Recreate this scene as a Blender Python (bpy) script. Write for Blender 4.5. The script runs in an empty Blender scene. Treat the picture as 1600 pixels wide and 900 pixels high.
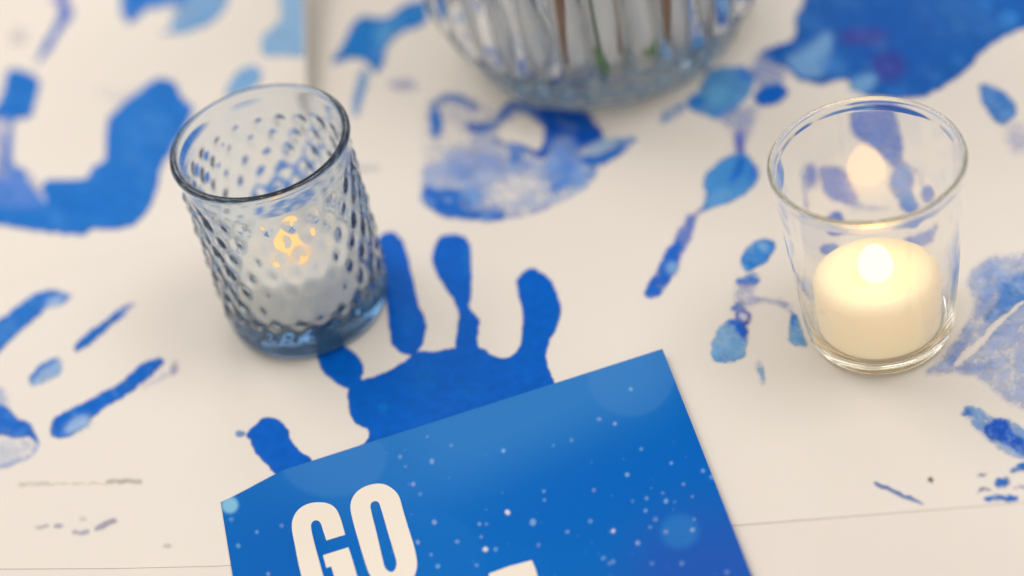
import bpy, bmesh, math, random
import numpy as np
from mathutils import Vector, Matrix
from mathutils.geometry import tessellate_polygon
random.seed(4)
rng = np.random.default_rng(7)
scene = bpy.context.scene
COL = scene.collection

# ------------------------------------------------------------------ camera
F, CX, CY, DIST = 3560.0, 800.0, 450.0, 0.76        # focal length in photo pixels (1600 wide)
nad = np.array([890, -3850, -3560.]); nad /= np.linalg.norm(nad)
zc = -nad
fw = np.array([0, 0, -1.]); fy = fw - zc * fw.dot(zc); fy /= np.linalg.norm(fy); xc = np.cross(fy, zc)
R = np.stack([xc, fy, zc])
CAM = -R @ np.array([0, 0, -DIST])

def at(x, y, z=0.0):
    """table point (height z) seen at photo pixel x, y"""
    d = R @ np.array([(x - CX) / F, -(y - CY) / F, -1.0])
    return CAM + d * ((z - CAM[2]) / d[2])

def pr(P):
    c = (np.asarray(P) - CAM) @ R
    return CX + F * c[..., 0] / -c[..., 2], CY - F * c[..., 1] / -c[..., 2]

cam = bpy.data.cameras.new('camera'); cam_ob = bpy.data.objects.new('camera', cam); COL.objects.link(cam_ob)
cam.sensor_width = 36; cam.lens = 36 * F / 1600
m = Matrix([list(R[i]) + [CAM[i]] for i in range(3)] + [[0, 0, 0, 1]])
cam_ob.matrix_world = m
cam.clip_start = 0.01; cam.clip_end = 50
cam.dof.use_dof = True; cam.dof.focus_distance = 0.698; cam.dof.aperture_fstop = 3.5
scene.camera = cam_ob

# ------------------------------------------------------------------ world, lamps, exposure
world = bpy.data.worlds.new('World'); scene.world = world; world.use_nodes = True
wn = world.node_tree
bg = wn.nodes['Background']
tc = wn.nodes.new('ShaderNodeTexCoord'); sp = wn.nodes.new('ShaderNodeSeparateXYZ'); rp = wn.nodes.new('ShaderNodeValToRGB')
wn.links.new(tc.outputs['Generated'], sp.inputs[0]); wn.links.new(sp.outputs['Z'], rp.inputs[0])
# a dim banquet room: darker walls, light ceiling
rp.color_ramp.elements[0].position = 0.15; rp.color_ramp.elements[0].color = (.40, .375, .34, 1)
rp.color_ramp.elements[1].position = 0.75; rp.color_ramp.elements[1].color = (.62, .56, .50, 1)
wn.links.new(rp.outputs[0], bg.inputs[0]); bg.inputs[1].default_value = 0.9

def area(name, loc, target, size, power, color, sy=None):
    l = bpy.data.lights.new(name, 'AREA'); l.size = size
    if sy: l.shape = 'RECTANGLE'; l.size_y = sy
    l.energy = power; l.color = color
    o = bpy.data.objects.new(name, l); COL.objects.link(o)
    o.location = loc
    o.rotation_euler = (Vector(target) - Vector(loc)).to_track_quat('-Z', 'Y').to_euler()
area('ceiling_lamp', (-0.9, 0.9, 1.7), (0, 0, 0), 0.9, 11, (1, .90, .80))
area('ceiling_lamp', (0.9, -0.2, 1.9), (0, 0, 0), 0.9, 10, (1, .92, .85))
area('ceiling_lamp', (0.2, 2.2, 1.5), (0, 0, 0), 0.8, 6, (1, .93, .86))

vs = scene.view_settings
vs.view_transform = 'Standard'; vs.look = 'None'; vs.exposure = 0.20; vs.gamma = 1; vs.use_curve_mapping = False
scene.render.engine = 'CYCLES'
cy = scene.cycles
cy.use_denoising = True
cy.max_bounces = 72; cy.transmission_bounces = 64; cy.transparent_max_bounces = 16; cy.diffuse_bounces = 4; cy.glossy_bounces = 48
cy.caustics_refractive = True; cy.caustics_reflective = True; cy.blur_glossy = 0.6
cy.sample_clamp_indirect = 6

# ------------------------------------------------------------------ helpers
def tag(o, label=None, cat=None, group=None, kind=None):
    if label: o['label'] = label
    if cat: o['category'] = cat
    if group: o['group'] = group
    if kind: o['kind'] = kind
    return o

def empty(name, loc, rz=0):
    o = bpy.data.objects.new(name, None); COL.objects.link(o); o.location = loc; o.rotation_euler = (0, 0, rz)
    o.empty_display_size = .01
    return o

def link(name, me, mat, parent=None, smooth=True):
    o = bpy.data.objects.new(name, me); COL.objects.link(o)
    if mat: me.materials.append(mat)
    if smooth: me.polygons.foreach_set('use_smooth', [True] * len(me.polygons))
    if parent: o.parent = parent
    return o

def mesh(name, verts, faces):
    me = bpy.data.meshes.new(name); me.from_pydata([tuple(v) for v in verts], [], faces); me.update()
    return me

def fast_mesh(name, V, Q):
    me = bpy.data.meshes.new(name)
    me.vertices.add(len(V)); me.vertices.foreach_set('co', np.asarray(V, np.float32).ravel())
    me.loops.add(len(Q) * 4); me.loops.foreach_set('vertex_index', np.asarray(Q, np.int32).ravel())
    me.polygons.add(len(Q)); me.polygons.foreach_set('loop_start', np.arange(0, len(Q) * 4, 4, dtype=np.int32))
    me.update(calc_edges=True); me.validate()
    return me

def pmat(name, color=(.8, .8, .8), rough=.5, **kw):
    mt = bpy.data.materials.new(name); mt.use_nodes = True
    b = mt.node_tree.nodes['Principled BSDF']
    b.inputs['Base Color'].default_value = (*color, 1); b.inputs['Roughness'].default_value = rough
    for k, v in kw.items(): b.inputs[k.replace('_', ' ')].default_value = v
    return mt, mt.node_tree, b

def s2l(c):
    c = np.asarray(c, float) / 255.0
    return np.where(c <= .04045, c / 12.92, ((c + .055) / 1.055) ** 2.4)
ILLUM = np.array([.93, .86, .83])
def base(c):                        # colour read off the photo -> surface colour, light divided out
    return np.clip((s2l(c) - .010) / ILLUM, .0008, .9)

# ------------------------------------------------------------------ paint canvas (numpy)
def catmull(P, n=7, closed=True):
    P = np.asarray(P, float); N = len(P); out = []
    for i in range(N if closed else N - 1):
        p = [P[(i + k - 1) % N] if closed else P[min(max(i + k - 1, 0), N - 1)] for k in range(4)]
        for t in np.arange(n) / n:
            out.append(.5 * (2 * p[1] + (p[2] - p[0]) * t + (2 * p[0] - 5 * p[1] + 4 * p[2] - p[3]) * t * t + (3 * p[1] - p[0] - 3 * p[2] + p[3]) * t ** 3))
    if not closed: out.append(P[-1])
    return np.array(out)

def blur(A, s):
    if s <= 0: return A
    r = int(3 * s) + 1; k = np.exp(-.5 * (np.arange(-r, r + 1) / s) ** 2); k /= k.sum()
    for ax in (0, 1):
        P = np.pad(A, [(r, r) if a == ax else (0, 0) for a in (0, 1)], mode='edge'); B = 0
        for i, w in enumerate(k):
            B = B + w * (P[i:i + A.shape[0], :] if ax == 0 else P[:, i:i + A.shape[1]])
        A = B
    return A

def vnoise(h, w, cell, seed, ang=0, stretch=1):
    g = np.random.default_rng(seed)
    yy, xx = np.mgrid[0:h, 0:w].astype(float)
    c, s = math.cos(ang), math.sin(ang)
    u = (xx * c + yy * s) / (cell * stretch) + 500; v = (-xx * s + yy * c) / cell + 500
    T = g.random((256, 256))
    iu = np.floor(u).astype(int); iv = np.floor(v).astype(int); fu = u - iu; fv = v - iv
    fu = fu * fu * (3 - 2 * fu); fv = fv * fv * (3 - 2 * fv)
    q = lambda a, b: T[a % 256, b % 256]
    return (q(iv, iu) * (1 - fu) + q(iv, iu + 1) * fu) * (1 - fv) + (q(iv + 1, iu) * (1 - fu) + q(iv + 1, iu + 1) * fu) * fv

class Canvas:
    def __init__(s, x0, y0, x1, y1, seed=0):
        s.x0, s.y0, s.w, s.h = int(x0), int(y0), int(x1 - x0), int(y1 - y0)
        s.rgb = np.zeros((s.h, s.w, 3)); s.a = np.zeros((s.h, s.w)); s.seed = seed
        s.wx = (vnoise(s.h, s.w, 9, seed + 1) - .5) * 4 + (vnoise(s.h, s.w, 4, seed + 5) - .5) * 1.5
        s.wy = (vnoise(s.h, s.w, 9, seed + 2) - .5) * 4 + (vnoise(s.h, s.w, 4, seed + 6) - .5) * 1.5
        s.warp = 1.0
    def mask(s, poly, soft):
        poly = np.asarray(poly) - [s.x0, s.y0]
        pad = int(soft * 3) + 6
        a = np.maximum(np.floor(poly.min(0)).astype(int) - pad, 0); b = np.minimum(np.ceil(poly.max(0)).astype(int) + pad, [s.w, s.h])
        if (b <= a).any(): return None
        yy, xx = np.mgrid[a[1]:b[1], a[0]:b[0]].astype(float)
        sl = (slice(a[1], b[1]), slice(a[0], b[0]))
        acc = np.zeros(xx.shape)
        for dx, dy in ((.25, .25), (.75, .25), (.25, .75), (.75, .75)):
            X = xx + dx + s.wx[sl] * s.warp; Y = yy + dy + s.wy[sl] * s.warp
            ins = np.zeros(xx.shape, bool)
            for (x1, y1), (x2, y2) in zip(poly, np.roll(poly, -1, 0)):
                if y1 == y2: continue
                c = (Y > y1) != (Y > y2)
                ins ^= c & (X < (x2 - x1) * (Y - y1) / (y2 - y1) + x1)
            acc += ins
        return sl, blur(acc / 4, soft)
    def put(s, poly, col, alpha=1, soft=1.2, grain=0.0, gang=0.0, smooth=True):
        r = s.mask(catmull(poly) if smooth else poly, soft)
        if r is None: return
        sl, mk = r; mk = mk * alpha
        if grain > 0:
            s.seed += 7
            n = .6 * vnoise(s.h, s.w, 7, s.seed, gang, 3.0)[sl] + .4 * vnoise(s.h, s.w, 3.5, s.seed + 3, gang, 1.8)[sl]
            mk = mk * np.clip(1 - grain + grain * np.clip((n - .28) * 2.6, 0, 1.3), 0, 1)
        col = base(col)
        A = s.a[sl]; out = mk + A * (1 - mk)
        s.rgb[sl] = (col * mk[..., None] + s.rgb[sl] * (A * (1 - mk))[..., None]) / np.maximum(out, 1e-6)[..., None]
        s.a[sl] = out
    def erase(s, poly, alpha=1, soft=1.5, smooth=True):
        r = s.mask(catmull(poly) if smooth else poly, soft)
        if r: s.a[r[0]] = s.a[r[0]] * (1 - r[1] * alpha)
    def ell(s, cx, cy_, rx, ry, col, alpha=1, soft=1.2, rot=0, **k):
        t = np.linspace(0, 2 * math.pi, 24, endpoint=False); c, sn = math.cos(math.radians(rot)), math.sin(math.radians(rot))
        X = rx * np.cos(t); Y = ry * np.sin(t)
        s.put(np.stack([cx + X * c - Y * sn, cy_ + X * sn + Y * c], 1), col, alpha, soft, smooth=False, **k)
    def mottle(s, amt, dry=0.0, cell=16, light=(150, 184, 224), dark=None):
        # uneven paint: thinner, paler patches and dry broken gaps
        n = .65 * vnoise(s.h, s.w, cell, s.seed + 71, .5, 1.6) + .35 * vnoise(s.h, s.w, cell * .4, s.seed + 83, .5, 1.4)
        k = np.clip((n - .5) * 3.2, 0, 1) * amt
        s.rgb = s.rgb * (1 - k[..., None]) + base(light) * k[..., None]
        if dark is not None:
            q = np.clip((.42 - n) * 4, 0, 1) * amt * s.a ** 2
            s.rgb = s.rgb * (1 - q[..., None]) + base(dark) * q[..., None]
        m = .5 * vnoise(s.h, s.w, 8, s.seed + 91, .7, 2.2) + .5 * vnoise(s.h, s.w, 3.6, s.seed + 97, .7, 1.6)
        edge = 1 - blur(s.a, 4) * s.a
        gap = np.clip((m - .60 + .16 * edge) * 6, 0, 1) * dry * np.clip(edge * 1.6, .25, 1)
        s.a = s.a * (1 - gap)
    @staticmethod
    def stroke_poly(pts, ws):
        P = catmull(pts, 6, False); W = np.interp(np.linspace(0, 1, len(P)), np.linspace(0, 1, len(ws)), ws) / 2
        T = np.gradient(P, axis=0); T /= np.linalg.norm(T, axis=1)[:, None] + 1e-9; N = np.stack([-T[:, 1], T[:, 0]], 1)
        return np.concatenate([P + N * W[:, None], [P[-1] + T[-1] * W[-1] * .8], (P - N * W[:, None])[::-1], [P[0] - T[0] * W[0] * .8]])
    def stroke(s, pts, ws, col, alpha=1, soft=1.2, **k):
        s.put(s.stroke_poly(pts, ws), col, alpha, soft, smooth=False, **k)
    def estroke(s, pts, ws, alpha=1, soft=1.5):
        s.erase(s.stroke_poly(pts, ws), alpha, soft, smooth=False)
    def sample(s, px, py):
        x = np.clip(px - s.x0 - .5, 0, s.w - 1.001); y = np.clip(py - s.y0 - .5, 0, s.h - 1.001)
        ix = x.astype(int); iy = y.astype(int); fx = (x - ix); fy_ = (y - iy)
        D = np.concatenate([s.rgb, s.a[..., None]], 2)
        g = lambda a, b: D[a, b]
        fx = fx[..., None]; fy_ = fy_[..., None]
        v = (g(iy, ix) * (1 - fx) + g(iy, ix + 1) * fx) * (1 - fy_) + (g(iy + 1, ix) * (1 - fx) + g(iy + 1, ix + 1) * fx) * fy_
        ok = (px > s.x0 + 1) & (px < s.x0 + s.w - 1) & (py > s.y0 + 1) & (py < s.y0 + s.h - 1)
        v[..., 3] *= ok
        return v

# ------------------------------------------------------------------ materials
# paint: colour and coverage come from the pigment attribute of each print
paint, nt, b = pmat('blue_poster_paint', rough=.42)
att = nt.nodes.new('ShaderNodeAttribute'); att.attribute_name = 'pigment'
tr = nt.nodes.new('ShaderNodeBsdfTransparent'); mx = nt.nodes.new('ShaderNodeMixShader')
nz = nt.nodes.new('ShaderNodeTexNoise'); nz.inputs['Scale'].default_value = 260; nz.inputs['Detail'].default_value = 3
tcc = nt.nodes.new('ShaderNodeTexCoord'); bp = nt.nodes.new('ShaderNodeBump'); bp.inputs['Strength'].default_value = .25; bp.inputs['Distance'].default_value = .0006
hs = nt.nodes.new('ShaderNodeHueSaturation'); mr = nt.nodes.new('ShaderNodeMapRange')
mr.inputs['From Min'].default_value = .3; mr.inputs['From Max'].default_value = .7; mr.inputs['To Min'].default_value = .90; mr.inputs['To Max'].default_value = 1.10
L = nt.links.new
L(tcc.outputs['Object'], nz.inputs['Vector']); L(nz.outputs['Fac'], bp.inputs['Height']); L(bp.outputs[0], b.inputs['Normal'])
L(nz.outputs['Fac'], mr.inputs['Value']); L(mr.outputs[0], hs.inputs['Value'])
L(att.outputs['Color'], hs.inputs['Color']); L(hs.outputs[0], b.inputs['Base Color'])
L(att.outputs['Alpha'], mx.inputs[0]); L(tr.outputs[0], mx.inputs[1]); L(b.outputs[0], mx.inputs[2])
L(mx.outputs[0], nt.nodes['Material Output'].inputs['Surface'])
b.inputs['Specular IOR Level'].default_value = .07

def paper_mat(name, col, scale, strength):
    mt, nt, b = pmat(name, col, .78)
    tcc = nt.nodes.new('ShaderNodeTexCoord'); n1 = nt.nodes.new('ShaderNodeTexNoise'); n1.inputs['Scale'].default_value = scale; n1.inputs['Detail'].default_value = 6
    n2 = nt.nodes.new('ShaderNodeTexNoise'); n2.inputs['Scale'].default_value = 9; n2.inputs['Detail'].default_value = 2
    bp = nt.nodes.new('ShaderNodeBump'); bp.inputs['Strength'].default_value = strength; bp.inputs['Distance'].default_value = .0004
    rp = nt.nodes.new('ShaderNodeValToRGB')
    rp.color_ramp.elements[0].position = .3; rp.color_ramp.elements[0].color = (*[c * .955 for c in col], 1)
    rp.color_ramp.elements[1].position = .7; rp.color_ramp.elements[1].color = (*col, 1)
    nt.links.new(tcc.outputs['Object'], n1.inputs['Vector']); nt.links.new(tcc.outputs['Object'], n2.inputs['Vector'])
    n3 = nt.nodes.new('ShaderNodeTexNoise'); n3.inputs['Scale'].default_value = 14; n3.inputs['Detail'].default_value = 2; n3.inputs['Distortion'].default_value = .6
    b2 = nt.nodes.new('ShaderNodeBump'); b2.inputs['Strength'].default_value = .55; b2.inputs['Distance'].default_value = .004
    nt.links.new(tcc.outputs['Object'], n3.inputs['Vector']); nt.links.new(n3.outputs['Fac'], b2.inputs['Height']); nt.links.new(b2.outputs[0], bp.inputs['Normal'])
    nt.links.new(n1.outputs['Fac'], bp.inputs['Height']); nt.links.new(bp.outputs[0], b.inputs['Normal'])
    nt.links.new(n2.outputs['Fac'], rp.inputs[0]); nt.links.new(rp.outputs[0], b.inputs['Base Color'])
    b.inputs['Specular IOR Level'].default_value = .2
    return mt
paper = paper_mat('white_paper', (.86, .835, .80), 900, .18)
cloth = paper_mat('white_table_cover', (.85, .82, .785), 1500, .3)

def glass_mat(name, tint, absorb, density, rough=0.0, bump=0.0):
    mt, nt, b = pmat(name, tint, rough, Transmission_Weight=1.0, IOR=1.48)
    if density > 0:
        va = nt.nodes.new('ShaderNodeVolumeAbsorption'); va.inputs['Color'].default_value = (*absorb, 1); va.inputs['Density'].default_value = density
        nt.links.new(va.outputs[0], nt.nodes['Material Output'].inputs['Volume'])
    if bump:
        tcc = nt.nodes.new('ShaderNodeTexCoord'); n1 = nt.nodes.new('ShaderNodeTexNoise'); n1.inputs['Scale'].default_value = 70
        bp = nt.nodes.new('ShaderNodeBump'); bp.inputs['Strength'].default_value = bump; bp.inputs['Distance'].default_value = .001
        nt.links.new(tcc.outputs['Object'], n1.inputs['Vector']); nt.links.new(n1.outputs['Fac'], bp.inputs['Height']); nt.links.new(bp.outputs[0], b.inputs['Normal'])
    return mt
g_clear = glass_mat('clear_glass', (1, 1, 1), (.80, .84, .60), 6, .025, .05)
g_blue = glass_mat('smoky_blue_glass', (.975, .988, 1), (.38, .56, .70), 80, .075)
g_vase = glass_mat('ribbed_vase_glass', (.985, .99, .995), (.36, .50, .62), 26, 0)

# ------------------------------------------------------------------ setting: covered table
def slab(name, pts, z0, z1, mat, **t):
    n = len(pts); V = [(*p[:2], z1) for p in pts] + [(*p[:2], z0) for p in pts]
    Fc = [tuple(range(n)), tuple(range(2 * n - 1, n - 1, -1))] + [(i, i + n, (i + 1) % n + n, (i + 1) % n) for i in range(n)]
    Fc = [tuple(reversed(f)) for f in Fc[2:]] + Fc[:2]
    me = mesh(name, V, Fc)
    bm = bmesh.new(); bm.from_mesh(me); bmesh.ops.recalc_face_normals(bm, faces=bm.faces); bm.to_mesh(me); bm.free()
    return link(name, me, mat, smooth=False)
tag(slab('table', [(-.75, -.75), (.75, -.75), (.75, .95), (-.75, .95)], -.03, .0001, cloth), kind='structure')

# big painted sheet; its near edge is the faint seam across the bottom of the picture
SH = .00025
edge_px = [(-700, 905), (-250, 893), (0, 889), (180, 888), (350, 884), (700, 857), (1160, 820), (1400, 801), (1600, 785), (2100, 745)]
edge = [at(x, y, SH) for x, y in edge_px]
def sheet_mesh(edge, far, nu, z0, wave):
    E = np.array(edge)[:, :2]; t = np.linspace(0, len(E) - 1, nu); E = np.stack([np.interp(t, range(len(E)), E[:, k]) for k in (0, 1)], 1)
    V, Q = [], []
    nv = 40
    for j in range(nv):
        s = (j / (nv - 1)) ** 1.7
        for i in range(nu):
            x = E[i, 0]; y = E[i, 1] * (1 - s) + far * s
            V.append((x, y, z0 + wave(x, y, s)))
    for j in range(nv - 1):
        for i in range(nu - 1):
            Q.append((j * nu + i, j * nu + i + 1, (j + 1) * nu + i + 1, (j + 1) * nu + i))
    return fast_mesh('painted_sheet', V, Q)
def near_lift(x, y, s):       # the near edge stands up by a hair here and there
    return .0001 * math.exp(-s * 160) * (.5 + .5 * math.sin(x * 23 + 1.2)) if s < .2 else 0
sheet = link('painted_paper', sheet_mesh(edge, .60, 90, SH, near_lift), paper)
tag(sheet, 'large white paper with blue handprints, lying under the card, glasses and vase', 'paper')

# second sheet laid over it at the far left; its right edge is lifted to cast a grey band of shade
EX = at(487, 40)[0]
p0, p1 = at(487, -60), at(487, 250)
edir = (p0 - p1)[:2] / np.linalg.norm((p0 - p1)[:2]); enrm = np.array([edir[1], -edir[0]])     # pointing right, off the sheet
corner = at(470, 330)[:2]
def left_z(x, y):
    d = (x - p1[0]) * enrm[0] + (y - p1[1]) * enrm[1]       # 0 on the edge, negative inside
    v = (y - corner[1])
    lift = (.009 * np.clip((v - .02) / .05, 0, 1) ** 1.5 + .020 * np.clip((v - .08) / .09, 0, 1.3) ** 2) * np.exp(-(np.clip(-d, 0, 1) / .028) ** 1.5)
    return SH + .00005 + lift
nu, nv = 60, 50
V, Q = [], []
for j in range(nv):
    for i in range(nu):
        s = 1 - (1 - i / (nu - 1)) ** 1.8
        yy = corner[1] + (.55 - corner[1]) * (j / (nv - 1)) ** 1.2
        xr = p1[0] + (yy - p1[1]) * edir[0] / edir[1]
        xl = -.60
        x = xl + (xr - xl) * s
        yb = yy - .012 * (1 - s) * (1 - j / (nv - 1))
        V.append((x, yb, left_z(x, yb)))
for j in range(nv - 1):
    for i in range(nu - 1):
        Q.append((j * nu + i, j * nu + i + 1, (j + 1) * nu + i + 1, (j + 1) * nu + i))
sheet2 = link('painted_paper', fast_mesh('painted_sheet', V, Q), paper)
tag(sheet2, 'white paper sheet at the far left with a right edge raised for shade behind the blue glass', 'paper')

# ------------------------------------------------------------------ the prints
PITCH = .0004
def make_print(canvas, parent, zf, label=None, name='handprint', clip=None):
    c = canvas
    cor = np.array([at(x, y) for x in (c.x0, c.x0 + c.w) for y in (c.y0, c.y0 + c.h)])
    x0, y0 = cor[:, 0].min(), cor[:, 1].min(); x1, y1 = cor[:, 0].max(), cor[:, 1].max()
    X, Y = np.meshgrid(np.arange(x0, x1, PITCH), np.arange(y0, y1, PITCH))
    Z = zf(X, Y)
    px, py = pr(np.stack([X, Y, Z], -1))
    D = c.sample(px, py)
    if clip is not None: D[..., 3] *= clip(X, Y)
    A = D[..., 3]
    ny, nx = A.shape
    keep = np.maximum(np.maximum(A[:-1, :-1], A[1:, 1:]), np.maximum(A[1:, :-1], A[:-1, 1:])) > .03
    idx = np.arange(ny * nx).reshape(ny, nx)
    Q = np.stack([idx[:-1, :-1][keep], idx[:-1, 1:][keep], idx[1:, 1:][keep], idx[1:, :-1][keep]], 1)
    used = np.unique(Q); remap = -np.ones(ny * nx, int); remap[used] = np.arange(len(used))
    relief = .00005 + .00018 * np.clip(A, 0, 1) ** 2
    P = np.stack([X, Y, Z + relief], -1).reshape(-1, 3)[used]
    me = fast_mesh(name, P, remap[Q])
    at_ = me.attributes.new('pigment', 'FLOAT_COLOR', 'POINT')
    dat = D.reshape(-1, 4)[used].copy()
    at_.data.foreach_set('color', dat.astype(np.float32).ravel())
    o = link(name, me, paint, parent)
    if label: o['label'] = label
    return o
flat = lambda x, y: np.full_like(x, SH + .00005)
lz = lambda x, y: left_z(x, y) + .00005

BL = (0, 97, 195); LAV = (172, 174, 212)
# --- central solid print, half under the card
c = Canvas(360, 340, 900, 780, 11); c.warp = .75
for poly in (
    [(574,592),(600,583),(633,564),(656,550),(684,549),(717,543),(745,542),(768,555),(791,560),(808,550),(820,536),(850,555),(861,587),(868,606),(872,640),(700,705),(560,715),(558,700),(574,688),(574,671),(553,657),(544,629),(546,608),(563,594)],
    [(462,430),(478,425),(494,440),(502,480),(516,520),(544,545),(560,557),(567,573),(565,592),(572,604),(555,612),(542,606),(525,597),(507,583),(498,565),(488,540),(468,500),(455,455)],
    [(592,373),(612,363),(626,373),(635,396),(642,424),(649,452),(654,480),(664,496),(665,517),(658,541),(646,556),(630,552),(616,541),(609,522),(607,494),(600,457),(590,424)],
    [(679,387),(689,370),(707,367),(726,372),(735,391),(736,424),(737,452),(733,480),(740,489),(749,503),(746,522),(745,550),(715,552),(714,517),(717,494),(712,475),(698,452),(684,429),(677,410)],
    [(808,440),(817,426),(831,420),(848,429),(862,440),(871,461),(876,489),(869,513),(859,531),(852,559),(848,585),(800,568),(812,545),(815,527),(817,503),(815,475),(810,457)],
    [(385,678),(402,662),(413,653),(432,655),(446,667),(455,688),(469,706),(488,720),(475,750),(440,745),(413,722),(397,704),(392,688)]):
    c.put(poly, BL, 1, .7)
c.ell(376, 678, 7, 5, (110, 150, 210), .8)
c.ell(598, 637, 8, 7, (30, 125, 205), .55, 3); c.ell(662, 592, 20, 22, (20, 108, 195), .45, 8); c.ell(728, 410, 5, 26, (40, 120, 200), .5, 3, rot=-4)
c.ell(730, 615, 14, 12, (14, 105, 192), .5, 5); c.ell(640, 500, 12, 20, (10, 102, 190), .5, 6)
make_print(c, sheet, flat, 'solid blue handprint with fingers pointing up, its palm under the card')

# --- far left U-shaped palm
c = Canvas(-260, -120, 320, 390, 21)
BU = (42, 115, 200)
c.put([(253,122),(271,129),(284,151),(300,171),(293,191),(267,236),(249,267),(247,293),(227,333),(196,356),(147,358),(124,367),(89,364),(44,358),(0,351),(-60,338),(-120,300),(-130,240),(-90,230),(-45,275),(0,278),(27,262),(42,273),(62,305),(71,284),(98,282),(129,280),(147,262),(164,249),(167,213),(171,187),(191,164),(222,138)], BU, 1, 1.5)
c.put([(-5,276),(27,262),(42,273),(64,315),(30,325),(-10,310)], (120,145,215), .6, 5, grain=.5)
c.stroke([(45,272),(56,292),(72,316)], [7,9,5], (205,200,215), .8, 2)
c.put([(11,113),(31,109),(58,120),(60,138),(49,178),(27,187),(0,186),(-14,176),(3,151)], (40,113,198), 1, 1.5)
c.put([(-10,186),(22,190),(18,230),(22,272),(0,290),(-12,280)], (120,140,212), .7, 3, grain=.7, gang=1.5)
c.stroke([(16,186),(13,225),(11,262)], [5,7,12], (50,110,200), .8, 1.5)
c.stroke([(94,-40),(98,0),(103,22),(90,45),(72,75),(58,96)], [16,13,17,11,12,5], (50,108,202), .95, 1.5, grain=.25)
c.stroke([(80,-6),(98,6),(106,16)], [4,8,6], (120,120,205), .6, 2)
c.ell(28, 58, 13, 12, (190,180,195), .4, 5)
c.stroke([(150,140),(190,150),(215,140)], [4,9,4], (215,200,215), .3, 4)
c.ell(210, 200, 28, 40, (55,125,205), .5, 12); c.ell(120, 325, 70, 16, (35,110,200), .5, 8, rot=-8)
c.mottle(.30, .15, 26, (85, 145, 212))
make_print(c, sheet2, lz, 'large blue palm print curving like a bowl at the far left edge')
# --- top pale prints
c = Canvas(120, -160, 520, 160, 31)
c.put([(189,-60),(189,0),(193,27),(204,36),(222,22),(236,9),(262,0),(270,-60)], (40,113,200), 1, 1.5)
c.put([(240,-70),(362,-70),(356,-6),(351,13),(333,31),(307,44),(276,51),(250,54),(271,38),(267,24),(284,9),(262,4)], (125,168,216), .92, 2, grain=.25, gang=-.5)
c.put([(240,-30),(290,-30),(288,4),(262,8),(240,12),(232,4)], (60,125,205), .9, 3)
c.stroke([(276,48),(310,38),(340,20)], [6,10,8], (105,160,215), .8, 3)
c.mottle(.25, .35)
make_print(c, sheet2, lz, 'pale blue smeared handprint at the top edge')
c = Canvas(330, -200, 540, 170, 35)
c.put([(438,-120),(438,0),(444,27),(427,42),(411,58),(411,84),(440,87),(515,88),(518,50),(518,-120)], (142,182,224), .95, 1.8, grain=.12)
c.ell(455, 20, 14, 30, (155,190,225), .5, 8)
c.put([(352,150),(369,115),(391,104),(407,111),(404,129),(369,147)], (125,172,222), .92, 2)
c2d = lambda x, y: (x - p1[0]) * enrm[0] + (y - p1[1]) * enrm[1]
c.mottle(.25, .2)
make_print(c, sheet2, lz, 'light blue patch cut off by the raised edge of its sheet', clip=lambda X, Y: c2d(X, Y) < -.0008)
# --- prints left of the vase
c = Canvas(500, -60, 690, 200, 41)
c.put([(518,97),(538,67),(560,29),(600,30),(613,24),(631,9),(662,3),(668,31),(649,44),(622,53),(603,71),(597,102),(584,113),(573,96),(547,93)], (25,118,198), 1, 1.6)
c.ell(600, 52, 14, 18, (95,158,210), .8, 5, rot=20)
c.put([(585,100),(578,80),(596,75),(602,95)], (80,130,205), .6, 4)
c.stroke([(572,112),(566,130),(559,155),(555,182)], [10,17,13,5], (70,145,212), .85, 2.5, grain=.2)
c.ell(630, 132, 23, 9, (172,165,205), .5, 4, rot=6)
c.mottle(.35, .4, 14, (110, 165, 216))
make_print(c, sheet, flat, 'small blue print left of the vase')
# --- print in front of the vase
c = Canvas(640, 110, 1020, 365, 51)
c.put([(663,258),(659,296),(660,316),(691,337),(724,343),(780,342),(819,334),(857,324),(895,306),(929,281),(941,258),(970,242),(995,219),(954,217),(939,209),(921,176),(834,160),(793,168),(783,194),(717,222),(678,255)], (168,182,221), .72, 2.5, grain=.45, gang=-.15)
c.put([(668,165),(700,150),(745,160),(785,175),(780,200),(790,240),(700,262),(668,250)], (195,195,215), .45, 6, grain=.5)
c.ell(735, 252, 40, 13, (158,170,220), .65, 5, grain=.3)
c.put([(663,262),(700,258),(780,268),(790,290),(740,296),(670,292)], (165,180,222), .55, 6, grain=.4)
c.put([(832,169),(870,171),(916,177),(929,194),(943,212),(921,227),(901,234),(890,220),(875,214),(862,227),(854,244),(839,247),(832,237),(849,225),(851,204),(841,189),(822,179)], (0,84,184), 1, 1.8)
c.put([(868,214),(893,216),(905,240),(903,268),(872,276),(855,262),(858,235)], (125,152,214), .85, 4)
c.ell(880, 250, 18, 16, (110,150,218), .5, 5)
c.stroke([(776,192),(791,173),(806,164),(834,170)], [6,12,13,10], (32,92,188), .95, 1.6)
c.stroke([(770,220),(803,229),(836,238)], [3,7,8], (50,90,185), .85, 1.6)
c.put([(795,226),(822,230),(815,245),(803,257),(796,242)], (50,110,200), .8, 2.5)
c.erase([(776,208),(795,190),(812,180),(830,185),(845,198),(850,215),(846,230),(838,234),(815,224),(790,221)], 1, 1.6)
c.stroke([(672,168),(690,156),(717,154),(742,166)], [7,10,13,15], (50,112,198), .85, 2.2, grain=.2)
c.put([(674,172),(684,172),(690,190),(687,212),(678,214),(672,190)], (0,112,202), .95, 2)
c.stroke([(733,199),(753,199),(774,194)], [14,15,8], (35,100,192), .95, 2, grain=.2)
c.put([(663,293),(681,296),(717,299),(724,309),(717,321),(729,330),(755,329),(783,334),(788,341),(755,345),(717,342),(686,334),(662,316)], (0,102,196), .97, 2.2)
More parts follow.
